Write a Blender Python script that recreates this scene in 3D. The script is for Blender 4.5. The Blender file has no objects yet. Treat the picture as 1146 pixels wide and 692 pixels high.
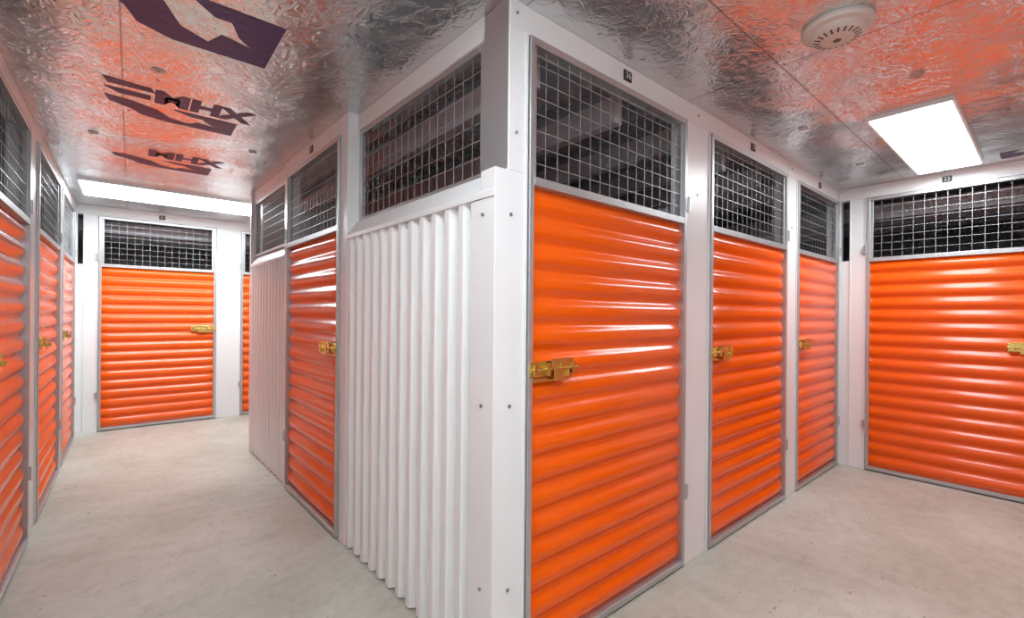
import bpy, bmesh, math, random
from mathutils import Vector, Matrix
random.seed(4)
sc = bpy.context.scene
try:
    sc.view_settings.view_transform = 'Standard'
    sc.view_settings.look = 'None'
except Exception: pass

# ------------------------------------------------------------------ materials
def newmat(name):
    m = bpy.data.materials.new(name); m.use_nodes = True
    nt = m.node_tree; b = nt.nodes.get('Principled BSDF')
    return m, nt, b
def setp(b, **k):
    for n, v in k.items():
        n = n.replace('_', ' ')
        if n in b.inputs: b.inputs[n].default_value = v
def noise_bump(nt, b, scale, strength, dist=0.01, detail=3):
    tc = nt.nodes.new('ShaderNodeTexCoord')
    n = nt.nodes.new('ShaderNodeTexNoise'); n.inputs['Scale'].default_value = scale
    n.inputs['Detail'].default_value = detail
    nt.links.new(tc.outputs['Object'], n.inputs['Vector'])
    bp = nt.nodes.new('ShaderNodeBump'); bp.inputs['Strength'].default_value = strength
    bp.inputs['Distance'].default_value = dist
    nt.links.new(n.outputs['Fac'], bp.inputs['Height']); nt.links.new(bp.outputs[0], b.inputs['Normal'])
def simple(name, col, rough, metal=0.0, bump=None, coat=0.0, spec=0.5):
    m, nt, b = newmat(name)
    setp(b, Base_Color=(*col, 1), Roughness=rough, Metallic=metal, Coat_Weight=coat, Coat_Roughness=0.08)
    b.inputs['Specular IOR Level'].default_value = spec
    if bump: noise_bump(nt, b, *bump)
    return m
M_orange = simple('orange_paint', (0.86, 0.112, 0.002), 0.2, 0.0, (3.0, 0.2, 0.03, 1), coat=0.0, spec=0.42)
M_white = simple('white_paint', (0.80, 0.81, 0.82), 0.3, 0.0)
M_sheet = simple('white_corrugated_paint', (0.83, 0.84, 0.845), 0.28, 0.0)
M_galv = simple('galvanised_steel', (0.50, 0.51, 0.52), 0.38, 0.7, (30, 0.1, 0.002, 3))
M_wire = simple('galvanised_wire', (0.48, 0.48, 0.50), 0.4, 0.5)
M_brass = simple('brass_zinc', (0.66, 0.48, 0.14), 0.22, 0.95)
M_screw = simple('screw_steel', (0.35, 0.35, 0.36), 0.35, 0.8)
M_plastic = simple('offwhite_plastic', (0.66, 0.61, 0.55), 0.4)
M_dark = simple('dark_plastic', (0.10, 0.08, 0.07), 0.5)
M_int = simple('unit_partition_grey', (0.45, 0.45, 0.48), 0.5, 0.0)
M_shell = simple('outer_shell_grey', (0.24, 0.23, 0.24), 0.8)
M_ink = simple('purple_ink', (0.075, 0.03, 0.13), 0.45, 0.0, (25, 0.5, 0.01, 2))
M_tag = simple('tag_black', (0.02, 0.02, 0.02), 0.4)
M_tagw = simple('tag_white', (0.8, 0.8, 0.8), 0.5)
def emis(name, col, s):
    m, nt, b = newmat(name)
    setp(b, Base_Color=(0.8, 0.8, 0.8, 1), Emission_Color=(*col, 1), Emission_Strength=s)
    return m
LC = (0.92, 1.0, 1.03)
M_lamp = emis('lamp_diffuser', LC, 19.0)

# concrete
M_floor, nt, b = newmat('concrete_floor')
tc = nt.nodes.new('ShaderNodeTexCoord')
n1 = nt.nodes.new('ShaderNodeTexNoise'); n1.inputs['Scale'].default_value = 1.3; n1.inputs['Detail'].default_value = 8; n1.inputs['Roughness'].default_value = .7
n2 = nt.nodes.new('ShaderNodeTexNoise'); n2.inputs['Scale'].default_value = 10; n2.inputs['Detail'].default_value = 8; n2.inputs['Roughness'].default_value = .75
cr = nt.nodes.new('ShaderNodeValToRGB')
cr.color_ramp.elements[0].position = .36; cr.color_ramp.elements[0].color = (0.425, 0.42, 0.36, 1)
cr.color_ramp.elements[1].position = .62; cr.color_ramp.elements[1].color = (0.57, 0.57, 0.51, 1)
cr2 = nt.nodes.new('ShaderNodeValToRGB')
cr2.color_ramp.elements[0].position = .28; cr2.color_ramp.elements[0].color = (0.78, 0.77, 0.74, 1)
cr2.color_ramp.elements[1].position = .52; cr2.color_ramp.elements[1].color = (1, 1, 1, 1)
mx = nt.nodes.new('ShaderNodeMix'); mx.data_type = 'RGBA'; mx.blend_type = 'MULTIPLY'; mx.inputs[0].default_value = 1
nt.links.new(tc.outputs['Object'], n1.inputs['Vector']); nt.links.new(tc.outputs['Object'], n2.inputs['Vector'])
nt.links.new(n1.outputs['Fac'], cr.inputs[0]); nt.links.new(n2.outputs['Fac'], cr2.inputs[0])
nt.links.new(cr.outputs[0], mx.inputs[6]); nt.links.new(cr2.outputs[0], mx.inputs[7])
n3 = nt.nodes.new('ShaderNodeTexNoise'); n3.inputs['Scale'].default_value = 26; n3.inputs['Detail'].default_value = 2
cr3 = nt.nodes.new('ShaderNodeValToRGB')
cr3.color_ramp.elements[0].position = .24; cr3.color_ramp.elements[0].color = (0.55, 0.52, 0.48, 1)
cr3.color_ramp.elements[1].position = .29; cr3.color_ramp.elements[1].color = (1, 1, 1, 1)
mx2 = nt.nodes.new('ShaderNodeMix'); mx2.data_type = 'RGBA'; mx2.blend_type = 'MULTIPLY'; mx2.inputs[0].default_value = 1
nt.links.new(tc.outputs['Object'], n3.inputs['Vector']); nt.links.new(n3.outputs['Fac'], cr3.inputs[0])
nt.links.new(mx.outputs[2], mx2.inputs[6]); nt.links.new(cr3.outputs[0], mx2.inputs[7])
nt.links.new(mx2.outputs[2], b.inputs['Base Color'])
b.inputs['Roughness'].default_value = .5

# foil ceiling
M_foil, nt, b = newmat('foil_insulation')
tc = nt.nodes.new('ShaderNodeTexCoord')
v = nt.nodes.new('ShaderNodeTexNoise'); v.inputs['Scale'].default_value = 17; v.inputs['Detail'].default_value = 3; v.inputs['Distortion'].default_value = .8
w = nt.nodes.new('ShaderNodeTexNoise'); w.inputs['Scale'].default_value = 2.2; w.inputs['Detail'].default_value = 1
nt.links.new(tc.outputs['Object'], v.inputs['Vector']); nt.links.new(tc.outputs['Object'], w.inputs['Vector'])
sb = nt.nodes.new('ShaderNodeMath'); sb.operation = 'SUBTRACT'; sb.inputs[1].default_value = .5
ab = nt.nodes.new('ShaderNodeMath'); ab.operation = 'ABSOLUTE'
nt.links.new(v.outputs['Fac'], sb.inputs[0]); nt.links.new(sb.outputs[0], ab.inputs[0])
ad = nt.nodes.new('ShaderNodeMath'); ad.operation = 'MULTIPLY_ADD'; ad.inputs[1].default_value = 5.0
nt.links.new(w.outputs['Fac'], ad.inputs[0]); nt.links.new(ab.outputs[0], ad.inputs[2])
b1 = nt.nodes.new('ShaderNodeBump'); b1.inputs['Strength'].default_value = .75; b1.inputs['Distance'].default_value = .014
nt.links.new(ad.outputs[0], b1.inputs['Height']); nt.links.new(b1.outputs[0], b.inputs['Normal'])
sp = nt.nodes.new('ShaderNodeTexNoise'); sp.inputs['Scale'].default_value = 9; sp.inputs['Detail'].default_value = 3
mp = nt.nodes.new('ShaderNodeMapping'); mp.inputs['Scale'].default_value = (2.5, 1, 1)
nt.links.new(tc.outputs['Object'], mp.inputs[0]); nt.links.new(mp.outputs[0], sp.inputs['Vector'])
sr = nt.nodes.new('ShaderNodeValToRGB')
sr.color_ramp.elements[0].position = .27; sr.color_ramp.elements[0].color = (0.25, 0.2, 0.22, 1)
sr.color_ramp.elements[1].position = .31; sr.color_ramp.elements[1].color = (0.70, 0.735, 0.745, 1)
nt.links.new(sp.outputs['Fac'], sr.inputs[0])
sx = nt.nodes.new('ShaderNodeSeparateXYZ'); nt.links.new(tc.outputs['Object'], sx.inputs[0])
def joint(out, period):
    m = nt.nodes.new('ShaderNodeMath'); m.operation = 'PINGPONG'; m.inputs[1].default_value = period / 2
    nt.links.new(sx.outputs[out], m.inputs[0])
    g = nt.nodes.new('ShaderNodeMath'); g.operation = 'GREATER_THAN'; g.inputs[1].default_value = .004
    nt.links.new(m.outputs[0], g.inputs[0]); return g
g1 = joint('X', 1.22); g2 = joint('Y', 2.44)
mn = nt.nodes.new('ShaderNodeMath'); mn.operation = 'MINIMUM'; nt.links.new(g1.outputs[0], mn.inputs[0]); nt.links.new(g2.outputs[0], mn.inputs[1])
ma = nt.nodes.new('ShaderNodeMapRange'); ma.inputs['To Min'].default_value = .5; ma.inputs['To Max'].default_value = 1
nt.links.new(mn.outputs[0], ma.inputs[0])
mj = nt.nodes.new('ShaderNodeMix'); mj.data_type = 'RGBA'; mj.blend_type = 'MULTIPLY'; mj.inputs[0].default_value = 1
nt.links.new(sr.outputs[0], mj.inputs[6]); nt.links.new(ma.outputs[0], mj.inputs[7])
nt.links.new(mj.outputs[2], b.inputs['Base Color'])
setp(b, Metallic=.94, Roughness=.25)

# ------------------------------------------------------------------ helpers
class B:
    """mesh builder; vertices given in world space, stored relative to loc"""
    def __init__(s, loc=(0, 0, 0)):
        s.bm = bmesh.new(); s.loc = Vector(loc)
    def hexa(s, p):
        v = [s.bm.verts.new(Vector(q) - s.loc) for q in p]
        for f in ((0, 3, 2, 1), (4, 5, 6, 7), (0, 1, 5, 4), (1, 2, 6, 5), (2, 3, 7, 6), (3, 0, 4, 7)):
            s.bm.faces.new([v[i] for i in f])
    def cyl(s, a, c, r, n=12, r2=None):
        a = Vector(a); c = Vector(c); r2 = r if r2 is None else r2
        d = (c - a).normalized(); t = Vector((0, 0, 1)) if abs(d.z) < .9 else Vector((1, 0, 0))
        x = d.cross(t).normalized(); y = d.cross(x)
        A = []; C = []
        for i in range(n):
            q = 2 * math.pi * i / n; o = x * math.cos(q) + y * math.sin(q)
            A.append(s.bm.verts.new(a + o * r - s.loc)); C.append(s.bm.verts.new(c + o * r2 - s.loc))
        for i in range(n):
            j = (i + 1) % n; s.bm.faces.new([A[i], A[j], C[j], C[i]])
        s.bm.faces.new(A[::-1]); s.bm.faces.new(C)
    def done(s, name, mat, parent=None, smooth=False, bevel=0):
        bmesh.ops.recalc_face_normals(s.bm, faces=s.bm.faces)
        me = bpy.data.meshes.new(name); s.bm.to_mesh(me); s.bm.free()
        if smooth:
            for p in me.polygons: p.use_smooth = True
        ob = bpy.data.objects.new(name, me); sc.collection.objects.link(ob)
        me.materials.append(mat)
        if parent: ob.parent = parent; ob.location = (0, 0, 0)
        else: ob.location = s.loc
        if bevel:
            md = ob.modifiers.new('bevel', 'BEVEL'); md.width = bevel; md.segments = 2; md.limit_method = 'ANGLE'
        return ob
def empty(name, loc):
    e = bpy.data.objects.new(name, None); e.location = loc; e.empty_display_size = .1
    sc.collection.objects.link(e); return e

class F:
    """wall frame: s along wall, n out to the corridor, z up"""
    def __init__(s, O, S, N):
        s.O = Vector((O[0], O[1], 0)); s.S = Vector((S[0], S[1], 0)).normalized(); s.N = Vector((N[0], N[1], 0)).normalized()
    def p(s, a, n, z): return s.O + s.S * a + s.N * n + Vector((0, 0, z))
    def box(s, b, a0, a1, n0, n1, z0, z1):
        b.hexa([s.p(a0, n0, z0), s.p(a1, n0, z0), s.p(a1, n1, z0), s.p(a0, n1, z0),
                s.p(a0, n0, z1), s.p(a1, n0, z1), s.p(a1, n1, z1), s.p(a0, n1, z1)])

CEIL = 2.61; FT = 2.50; OT = 1.91

def mesh_grid(f, b, a0, a1, z0, z1, n, sp=0.07, r=0.0011):
    k = max(1, round((a1 - a0) / sp)); d = (a1 - a0) / k
    for i in range(1, k):
        f.box(b, a0 + i * d - r, a0 + i * d + r, n - r, n + r, z0, z1)
    k = max(1, round((z1 - z0) / sp)); d = (z1 - z0) / k
    for i in range(1, k):
        f.box(b, a0, a1, n + r, n + 3 * r, z0 + i * d - r, z0 + i * d + r)

RIBS = 17
def door(f, a0, a1, latch=+1, name='storage_unit_door'):
    E = empty(name, f.p((a0 + a1) / 2, 0, 0)); loc = E.location
    fw = .028
    b = B(loc)
    g = .004
    f.box(b, a0 + g, a0 + fw, -.03, .016, .012, FT - .005)
    f.box(b, a1 - fw, a1 - g, -.03, .016, .012, FT - .005)
    f.box(b, a0 + fw, a1 - fw, -.03, .015, FT - .035, FT - .005)
    f.box(b, a0 + fw, a1 - fw, -.03, .015, OT, OT + .035)
    f.box(b, a0 + fw, a1 - fw, -.03, .015, .012, .042)
    f.box(b, a0 + fw, a0 + fw + .022, -.02, .002, OT + .035, FT - .035)
    f.box(b, a1 - fw - .022, a1 - fw, -.02, .002, OT + .035, FT - .035)
    b.done('steel_frame', M_galv, E, bevel=.002)
    b = B(loc); z0, z1 = .042, OT; per = (z1 - z0) / RIBS; K = 14
    NS = 20; rows = []
    amp = .023
    for i in range(RIBS * K + 1):
        z = z0 + (z1 - z0) * i / (RIBS * K); t = (z - z0) / per
        u = abs(math.sin(math.pi * t)); h = min(1.0, u * u * (3 - 2 * u) ** .6 * 1.02)
        row = []
        for j in range(NS + 1):
            q = j / NS
            a = a0 + .02 + (a1 - a0 - .04) * q
            rid = math.floor(min(t, RIBS - .001))
            wob = (.0015 * math.sin(3.1 * q + rid * 1.9) + .0006 * math.sin(8 * q + rid * 2.3)) * math.sin(math.pi * (t - rid)) ** 2
            e = min(1, min(q, 1 - q) / .05); e = .6 + .4 * e
            row.append(b.bm.verts.new(f.p(a, -.020 + amp * h * e + wob, z) - loc))
        rows.append(row)
    for i in range(len(rows) - 1):
        for j in range(NS):
            b.bm.faces.new([rows[i][j], rows[i][j + 1], rows[i + 1][j + 1], rows[i + 1][j]])
    b.done('ribbed_orange_panel', M_orange, E, smooth=True)
    b = B(loc); mesh_grid(f, b, a0 + fw + .01, a1 - fw - .01, OT + .03, FT - .03, -.006)
    b.done('wire_mesh', M_wire, E)
    b = B(loc); h = a0 if latch > 0 else a1
    for z in (.42, 2.02):
        b.cyl(f.p(h, .018, z - .04), f.p(h, .018, z + .04), .008)
        f.box(b, h - .025, h + .025, .012, .019, z - .035, z + .035)
    b.done('hinges', M_galv, E)
    b = B(loc); e = a1 if latch > 0 else a0; sg = -1 if latch > 0 else 1
    zc = 1.18
    def bx(u0, u1, n0, n1, z0, z1):
        x0, x1 = sorted((e + sg * u0, e + sg * u1)); f.box(b, x0, x1, n0, n1, z0, z1)
    bx(.06, .27, .004, .010, zc - .032, zc + .032)
    bx(.012, .05, .014, .020, zc - .03, zc + .03)
    bx(.09, .11, .010, .036, zc - .026, zc + .026)
    bx(.165, .185, .010, .036, zc - .026, zc + .026)
    bx(.235, .255, .010, .036, zc - .026, zc + .026)
    bx(.02, .04, .020, .036, zc - .022, zc + .022)
    b.cyl(f.p(e + sg * .005, .024, zc), f.p(e + sg * .275, .024, zc), .009)
    bx(.125, .205, .036, .040, zc - .048, zc + .004)
    bx(.12, .245, .026, .031, zc + .004, zc + .04)
    bx(.19, .198, .030, .056, zc - .03, zc - .005)
    bx(.03, .16, .012, .018, zc - .050, zc - .034)
    b.done('brass_slide_latch', M_brass, E, bevel=.0015)
    return E

def wall(f, name, length, openings, slots=(), z_top=CEIL, depth=.09, start=0.0):
    b = B(f.p(length / 2, 0, 0))
    f.box(b, start, length, -depth, 0, FT, z_top)
    cur = start
    for (a0, a1) in sorted(openings) + [(length, length)]:
        if a0 - cur > .002:
            segs = [(cur, a0)]
            for (q0, q1) in slots:
                if cur <= q0 < a0:
                    segs = []
                    if q0 > cur: segs.append((cur, q0))
                    segs.append((q1, a0))
                    f.box(b, q0, q1, -depth, 0, 0, 1.93)
            for x0, x1 in segs:
                f.box(b, x0, x1, -depth, 0, 0, FT)
                if x1 - x0 > .08:
                    f.box(b, x0, x0 + .012, 0, .008, 0, FT)
                    f.box(b, x1 - .012, x1, 0, .008, 0, FT)
        cur = a1
    return b.done(name, M_white, None, bevel=.0025)

# ------------------------------------------------------------------ shell
X0, X1, Y0, Y1 = -2.2, 7.0, -2.3, 8.9
def slab(name, x0, x1, y0, y1, z0, z1, mat):
    b = B(((x0 + x1) / 2, (y0 + y1) / 2, z0))
    b.hexa([(x0, y0, z0), (x1, y0, z0), (x1, y1, z0), (x0, y1, z0), (x0, y0, z1), (x1, y0, z1), (x1, y1, z1), (x0, y1, z1)])
    return b.done(name, mat)
slab('floor', X0, X1, Y0, Y1, -.1, 0, M_floor)
slab('ceiling', X0, X1, Y0, Y1, CEIL, CEIL + .1, M_foil)
slab('wall_outer_west', X0 - .1, X0, Y0, Y1, 0, CEIL, M_shell)
slab('wall_outer_east', X1, X1 + .1, Y0, Y1, 0, CEIL, M_shell)
slab('wall_outer_south', X0 - .1, X1 + .1, Y0 - .1, Y0, 0, CEIL, M_shell)
slab('wall_outer_north', X0 - .1, X1 + .1, Y1, Y1 + .1, 0, CEIL, M_shell)

# ------------------------------------------------------------------ block south face
cx, cy = 1.033, 1.337
fs = F((cx, cy), (1, 0), (0, -1))
b = B(fs.p(2, 0, 0))
fs.box(b, .064, 4.157, -.09, 0, FT, CEIL)
for x0, x1 in ((1.345, 1.62), (2.827, 3.05), (4.12, 4.155)):
    fs.box(b, x0, x1, -.09, 0, 0, FT)
    if x1 - x0 > .1:
        fs.box(b, x0, x0 + .014, 0, .008, 0, FT); fs.box(b, x1 - .014, x1, 0, .008, 0, FT)
fs.box(b, 0.0, .155, -.09, 0, 0, 1.95)
fs.box(b, .064, .155, -.09, 0, 1.95, FT)
fs.box(b, .141, .155, 0, .008, 0, FT)
b.done('wall_block_south', M_white, None, bevel=.0025)
door(fs, .155, 1.345, -1); door(fs, 1.62, 2.827, -1); door(fs, 3.05, 4.12, -1)

# ------------------------------------------------------------------ block west face
fw_ = F((cx, cy), (-.028, 1), (-1, -.028))
b = B(fw_.p(2, 0, 0))
fw_.box(b, .0, .15, -.06, 0, 0, 1.84)
fw_.box(b, 1.395, 1.50, -.09, 0, 0, CEIL)
fw_.box(b, 2.60, 2.70, -.09, 0, 0, CEIL)
fw_.box(b, 1.50, 2.60, -.09, 0, FT, CEIL)
fw_.box(b, 3.86, 3.90, -.09, 0, 0, CEIL)
fw_.box(b, .16, 1.395, -.13, -.062, FT + .01, CEIL)
fw_.box(b, 2.70, 3.86, -.13, -.03, FT, CEIL)
fw_.box(b, .15, 1.395, -.10, -.06, 0, 1.84)
fw_.box(b, 2.70, 3.86, -.10, -.06, 0, 1.84)
b.done('wall_block_west', M_white, None, bevel=.0025)
door(fw_, 1.50, 2.60, -1)

def corr_panel(f, a0, a1, z1):
    b = B(f.p((a0 + a1) / 2, 0, 0)); pitch = .104
    pts = []
    prof = [(0, 0), (.034, 0), (.050, 1), (.088, 1)]
    k = 0
    while True:
        stop = False
        for (u, h) in prof:
            x = a0 + k * pitch + u
            if x >= a1: stop = True; break
            pts.append((x, -.030 + .030 * h))
        if stop: break
        k += 1
    pts.append((a1, -.030))
    sm = []
    for i, (x, n) in enumerate(pts):
        if 0 < i < len(pts) - 1:
            for (qx, qn) in (pts[i - 1], pts[i + 1]):
                d = math.hypot(qx - x, qn - n); t = .004 / max(d, .008)
                sm.append((x + (qx - x) * t, n + (qn - n) * t))
        else: sm.append((x, n))
    v0 = [b.bm.verts.new(f.p(x, n, .008) - b.loc) for x, n in sm]
    v1 = [b.bm.verts.new(f.p(x, n, z1) - b.loc) for x, n in sm]
    for i in range(len(sm) - 1):
        b.bm.faces.new([v0[i], v0[i + 1], v1[i + 1], v1[i]])
    return b.done('corrugated_wall_panel', M_sheet)
corr_panel(fw_, .15, 1.395, 1.85); corr_panel(fw_, 2.70, 3.86, 1.85)

def cap(f, a0, a1):
    b = B(f.p((a0 + a1) / 2, 0, 1.9))
    P = [(-.09, 1.842), (.006, 1.842), (.006, 1.865), (-.058, 1.955), (-.09, 1.955)]
    A = [b.bm.verts.new(f.p(a0, n, z) - b.loc) for n, z in P]; C = [b.bm.verts.new(f.p(a1, n, z) - b.loc) for n, z in P]
    for i in range(5):
        j = (i + 1) % 5; b.bm.faces.new([A[i], A[j], C[j], C[i]])
    b.bm.faces.new(A[::-1]); b.bm.faces.new(C)
    b.done('trim_cap_flashing', M_white, None, bevel=.002)
cap(fw_, 0.0, 1.394); cap(fw_, 2.701, 3.859)
b = B(fw_.p(.08, -.1, 2.2))
fw_.box(b, .004, .155, -.10, -.0641, 1.957, CEIL - .002)
b.done('trim_corner_post', M_galv, None, bevel=.002)
def transom(f, a0, a1, n, z0=1.957, z1=FT + .008):
    E = empty('wire_mesh_transom', f.p((a0 + a1) / 2, n, z0)); b = B(E.location); t = .028
    f.box(b, a0, a0 + t, n - .03, n, z0, z1); f.box(b, a1 - t, a1, n - .03, n, z0, z1)
    f.box(b, a0 + t, a1 - t, n - .03, n, z0, z0 + .02); f.box(b, a0 + t, a1 - t, n - .03, n, z1 - t, z1)
    b.done('frame', M_galv, E, bevel=.002)
    b = B(E.location); mesh_grid(f, b, a0 + t, a1 - t, z0 + .02, z1 - t, n - .012); b.done('wire_mesh', M_wire, E)
transom(fw_, .158, 1.392, -.070); transom(fw_, 2.702, 3.858, -.035)
slab('wall_block_north', 1.02, 3.9, 5.14, 5.23, 0, CEIL, M_white)
# ------------------------------------------------------------------ left wall
SY = -.5
fl = F((-.475, SY), (0, 1), (1, 0))
def yr(a, c): return (a - SY, c - SY)
dl = [yr(1.4, 2.55), yr(2.8, 3.95), yr(4.28, 5.48), yr(5.67, 6.83)]
wall(fl, 'wall_left', 7.1 - SY, dl)
for q in dl: door(fl, *q, latch=-1)
fN = F((-.475, 7.1), (1, 0), (0, -1))
dn = [(.189, 1.34), (1.62, 2.77)]
wall(fN, 'wall_north', 4.375, dn, slots=[(.012, .06)])
for q in dn: door(fN, *q, latch=+1)
slab('wall_north_corridor_end', 3.9, 3.98, 5.23, 7.1, 0, CEIL, M_white)
fe = F((5.19, cy), (0, -1), (-1, 0))
wall(fe, 'wall_east', cy - SY, [(.212, 1.37)], slots=[(.012, .085)])
door(fe, .212, 1.37, latch=+1)
fS = F((-.475, SY), (1, 0), (0, 1))
ds = [(2.3, 3.45), (3.7, 4.85)]
wall(fS, 'wall_south', 5.665, ds)
for q in ds: door(fS, *q, latch=+1)

# partitions inside the units
def part(x0, x1, y0, y1):
    b = B(((x0 + x1) / 2, (y0 + y1) / 2, 0))
    b.hexa([(x0, y0, 0), (x1, y0, 0), (x1, y1, 0), (x0, y1, 0), (x0, y0, 2.0), (x1, y0, 2.0), (x1, y1, 2.0), (x0, y1, 2.0)])
    e = .03
    b.hexa([(x0 - e, y0, 2.0), (x1 + e, y0, 2.0), (x1 + e, y1, 2.0), (x0 - e, y1, 2.0), (x0 - e, y0, 2.05), (x1 + e, y0, 2.05), (x1 + e, y1, 2.05), (x0 - e, y1, 2.05)])
    b.done('unit_partition', M_int)
part(2.50, 2.54, 1.44, 3.2); part(3.96, 4.0, 1.44, 3.2); part(1.2, 5.1, 3.22, 3.26)
for y in (1.3, 2.67, 4.1, 5.57): part(-2.15, -.58, y, y + .04)
for x in (-.6, 1.05, 2.4): part(x, x + .04, 7.22, 8.85)
part(5.3, 6.9, 1.6, 1.64)
def joists(name, lst):
    b = B((lst[0][0], lst[0][2], 2.3))
    for (x0, x1, y0, y1, z0, z1) in lst:
        b.hexa([(x0, y0, z0), (x1, y0, z0), (x1, y1, z0), (x0, y1, z0), (x0, y0, z1), (x1, y0, z1), (x1, y1, z1), (x0, y1, z1)])
    b.done(name, M_int)
joists('ceiling_joists', [(1.35 + .6 * i, 1.41 + .6 * i, 1.5, 5.1, 2.42, 2.56) for i in range(6)])
joists('ceiling_joists_east', [(5.6 + .45 * i, 5.66 + .45 * i, -1.9, 3.0, 2.36, 2.5) for i in range(3)])
joists('ceiling_joists_north', [(-2, 6.5, 7.5 + .45 * i, 7.56 + .45 * i, 2.36, 2.5) for i in range(3)])

# ------------------------------------------------------------------ ceiling fixtures
def fixture(x0, x1, y0, y1):
    E = empty('ceiling_light_fixture', ((x0 + x1) / 2, (y0 + y1) / 2, CEIL)); b = B(E.location)
    w = .012
    for (a, c, d, e) in ((x0, x1, y0, y0 + w), (x0, x1, y1 - w, y1), (x0, x0 + w, y0 + w, y1 - w), (x1 - w, x1, y0 + w, y1 - w)):
        zb = CEIL - .022
        b.hexa([(a, d, zb), (c, d, zb), (c, e, zb), (a, e, zb), (a, d, CEIL), (c, d, CEIL), (c, e, CEIL), (a, e, CEIL)])
    b.done('housing', M_white, E)
    b = B(E.location); z0 = CEIL - .026; z1 = CEIL - .006
    a, c, d, e = x0 + w, x1 - w, y0 + w, y1 - w
    b.hexa([(a + .01, d + .01, z0), (c - .01, d + .01, z0), (c - .01, e - .01, z0), (a + .01, e - .01, z0), (a, d, z1), (c, d, z1), (c, e, z1), (a, e, z1)])
    b.done('diffuser', M_lamp, E)
fixture(3.42, 5.0, .36, .75)
fixture(-.38, 1.35, 5.70, 6.4)
fixture(.15, 1.35, -.25, .1)  # unseen fixture by the camera, added to brighten the foreground
fixture(0.0, .35, .3, 1.4)  # also out of view; added to light the west face and left wall

# smoke detector
E = empty('smoke_detector', (2.24, .59, CEIL)); b = B(E.location)
prof = [(.0, 0), (.125, 0), (.128, -.012), (.122, -.024), (.102, -.028), (.098, -.042), (.082, -.052), (.055, -.059), (.03, -.061), (0.0001, -.061)]
n = 48; rings = []
for r, z in prof:
    rings.append([b.bm.verts.new((r * math.cos(2 * math.pi * i / n), r * math.sin(2 * math.pi * i / n), z)) for i in range(n)] if r > .001 else [b.bm.verts.new((0, 0, z))])
for k in range(len(rings) - 1):
    A, C = rings[k], rings[k + 1]
    for i in range(n):
        j = (i + 1) % n
        if len(A) == 1: b.bm.faces.new([A[0], C[i], C[j]])
        elif len(C) == 1: b.bm.faces.new([A[i], A[j], C[0]])
        else: b.bm.faces.new([A[i], A[j], C[j], C[i]])
b.done('base_and_cap', M_plastic, E, bevel=.002)
b = B(E.location)
for i in range(20):
    q = 2 * math.pi * i / 20
    c_, s_ = math.cos(q), math.sin(q); o = E.location; t = .0035
    P = [(.060, -t, -.0592), (.083, -t, -.0525), (.083, t, -.0525), (.060, t, -.0592)]
    pts = [o + Vector((r * c_ - w_ * s_, r * s_ + w_ * c_, z_)) for r, w_, z_ in P]
    b.hexa(pts + [p + Vector((0, 0, .006)) for p in pts])
b.cyl(E.location + Vector((0, 0, -.0605)), E.location + Vector((0, 0, -.063)), .014, 24)
b.done('vents', M_dark, E)

# ------------------------------------------------------------------ printed marks on the foil
zc = CEIL - .0015
def poly(b, pts): b.bm.faces.new([b.bm.verts.new(Vector((x, y, zc)) - b.loc) for x, y in pts])
def logo(b, x, y, s, k=1.0):
    """solid block with a hooked hole and a tail, as printed on the board facing"""
    def R(u, v): return (x + u * s, y + v * s * k)
    poly(b, [R(.30, .0), R(.64, .0), R(.64, .10), R(.40, .10)])
    poly(b, [R(.46, .10), R(.64, .10), R(.64, .40), R(.56, .40), R(.56, .26), R(.50, .20)])
    poly(b, [R(.56, .40), R(.56, .26), R(.44, .22), R(.40, .32), R(.46, .40)])
    poly(b, [R(.46, .40), R(.40, .32), R(.30, .26), R(.28, .40)])
    poly(b, [R(.28, .40), R(.30, .26), R(.24, .12), R(.12, .02), R(.0, .0), R(.02, .14), R(.12, .24), R(.16, .34)])
b = B((.2, 2.35, zc)); logo(b, -.15, 2.12, 1.02); b.done('ceiling_print', M_ink)
def text(txt, x, y, size, rotz, mirror=False, nm='ceiling_print', sx_=1.0):
    cu = bpy.data.curves.new(nm, 'FONT'); cu.body = txt; cu.size = size; cu.offset = .014 * size / .25; cu.align_x = 'CENTER'; cu.align_y = 'CENTER'
    o = bpy.data.objects.new(nm, cu); sc.collection.objects.link(o)
    cu.materials.append(M_ink)
    dg = bpy.context.evaluated_depsgraph_get(); me = bpy.data.meshes.new_from_object(o.evaluated_get(dg))
    bpy.data.objects.remove(o)
    o = bpy.data.objects.new(nm, me); sc.collection.objects.link(o)
    M = Matrix.Rotation(rotz, 4, 'Z') @ Matrix.Diagonal((-sx_ if mirror else sx_, 1, 1, 1))
    me.transform(M); o.location = (x, y, zc); return o
text('MHX', .33, 3.27, .25, math.pi, mirror=True, sx_=.85)
b = B((.2, 3.5, zc)); logo(b, -.12, 3.40, 1.0, .62)
poly(b, [(-.12, 3.14), (.08, 3.16), (.10, 3.22), (-.10, 3.22)])
poly(b, [(-.12, 3.27), (.08, 3.27), (.08, 3.34), (-.06, 3.34)]); b.done('ceiling_print', M_ink)
text('MHX', .33, 4.45, .25, math.pi, mirror=True, sx_=.85)
b = B((.2, 4.6, zc)); logo(b, -.12, 4.60, 1.0, .62); b.done('ceiling_print', M_ink)
text('RX', 4.95, .12, .24, -math.pi / 2)

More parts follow.
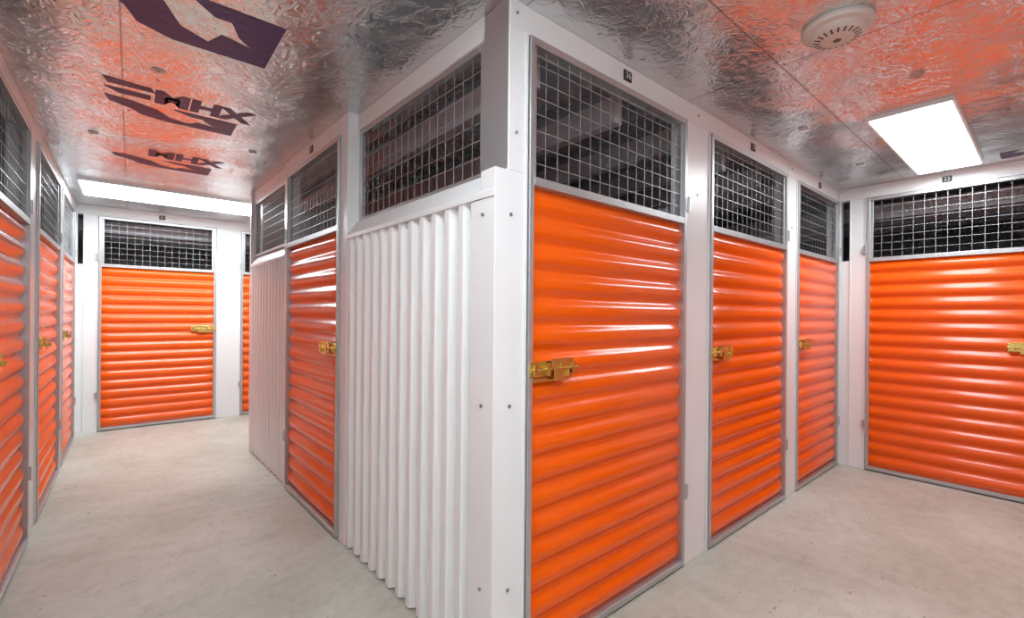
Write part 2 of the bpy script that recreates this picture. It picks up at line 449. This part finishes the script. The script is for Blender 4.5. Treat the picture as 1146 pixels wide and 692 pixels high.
b = B((0, 0, CEIL))
for (x, y) in ((3.0, .45), (2.6, 1.0), (3.9, .2), (1.7, .9), (.1, 2.9), (.7, 3.9), (-.2, 4.2), (.75, 1.9), (3.3, 1.05), (4.4, 1.0)):
    b.cyl((x, y, CEIL), (x, y, CEIL - .004), .028, 16); b.cyl((x, y, CEIL - .004), (x, y, CEIL - .010), .008, 10)
b.done('ceiling_fasteners', M_galv)
b = B((cx, cy, 1))
for z in (.35, 1.05, 1.78):
    b.cyl(fs.p(.075, 0, z), fs.p(.075, .006, z), .007, 10); b.cyl(fw_.p(.07, 0, z), fw_.p(.07, .006, z), .007, 10)
for s_ in (.1, 1.48, 2.94):
    for z in (2.56, 2.1): b.cyl(fs.p(s_, 0, z), fs.p(s_, .006, z), .006, 10)
b.done('wall_screws', M_screw)
def tag(f, s_, num):
    E = empty('unit_number_tag', f.p(s_, .002, 2.555)); b = B(E.location)
    f.box(b, s_ - .03, s_ + .03, .0, .006, 2.53, 2.58); b.done('plate', M_tag, E, bevel=.002)
    cu = bpy.data.curves.new('digits', 'FONT'); cu.body = num; cu.size = .04; cu.align_x = 'CENTER'; cu.align_y = 'CENTER'
    cu.materials.append(M_tagw); o = bpy.data.objects.new('digits', cu); sc.collection.objects.link(o); o.parent = E
    rt = Vector((0, 0, 1)).cross(f.N)
    R = Matrix(((rt.x, 0, f.N.x), (rt.y, 0, f.N.y), (0, 1, 0)))
    o.matrix_local = Matrix.Translation(f.N * .0055) @ R.to_4x4()
tag(fs, .80, '26'); tag(fs, 2.22, '25'); tag(fs, 3.6, '24'); tag(fe, .75, '23'); tag(fN, .77, '31'); tag(fw_, 2.05, '27')

# ------------------------------------------------------------------ world + camera
w = bpy.data.worlds.new('World'); sc.world = w; w.use_nodes = True
w.node_tree.nodes['Background'].inputs[0].default_value = (.05, .05, .05, 1)
cam = bpy.data.cameras.new('camera'); co = bpy.data.objects.new('camera', cam); sc.collection.objects.link(co)
cam.sensor_fit = 'HORIZONTAL'; cam.sensor_width = 36; cam.lens = 36 * 510 / 1146; cam.clip_start = .02
cam.shift_y = 6 / 1146
co.matrix_world = Matrix.Translation((0, 0, 1.4)) @ Matrix.Rotation(math.radians(-39.95), 4, 'Z') @ Matrix.Rotation(math.radians(90), 4, 'X') @ Matrix.Rotation(math.radians(.5), 4, 'Z')
sc.camera = co
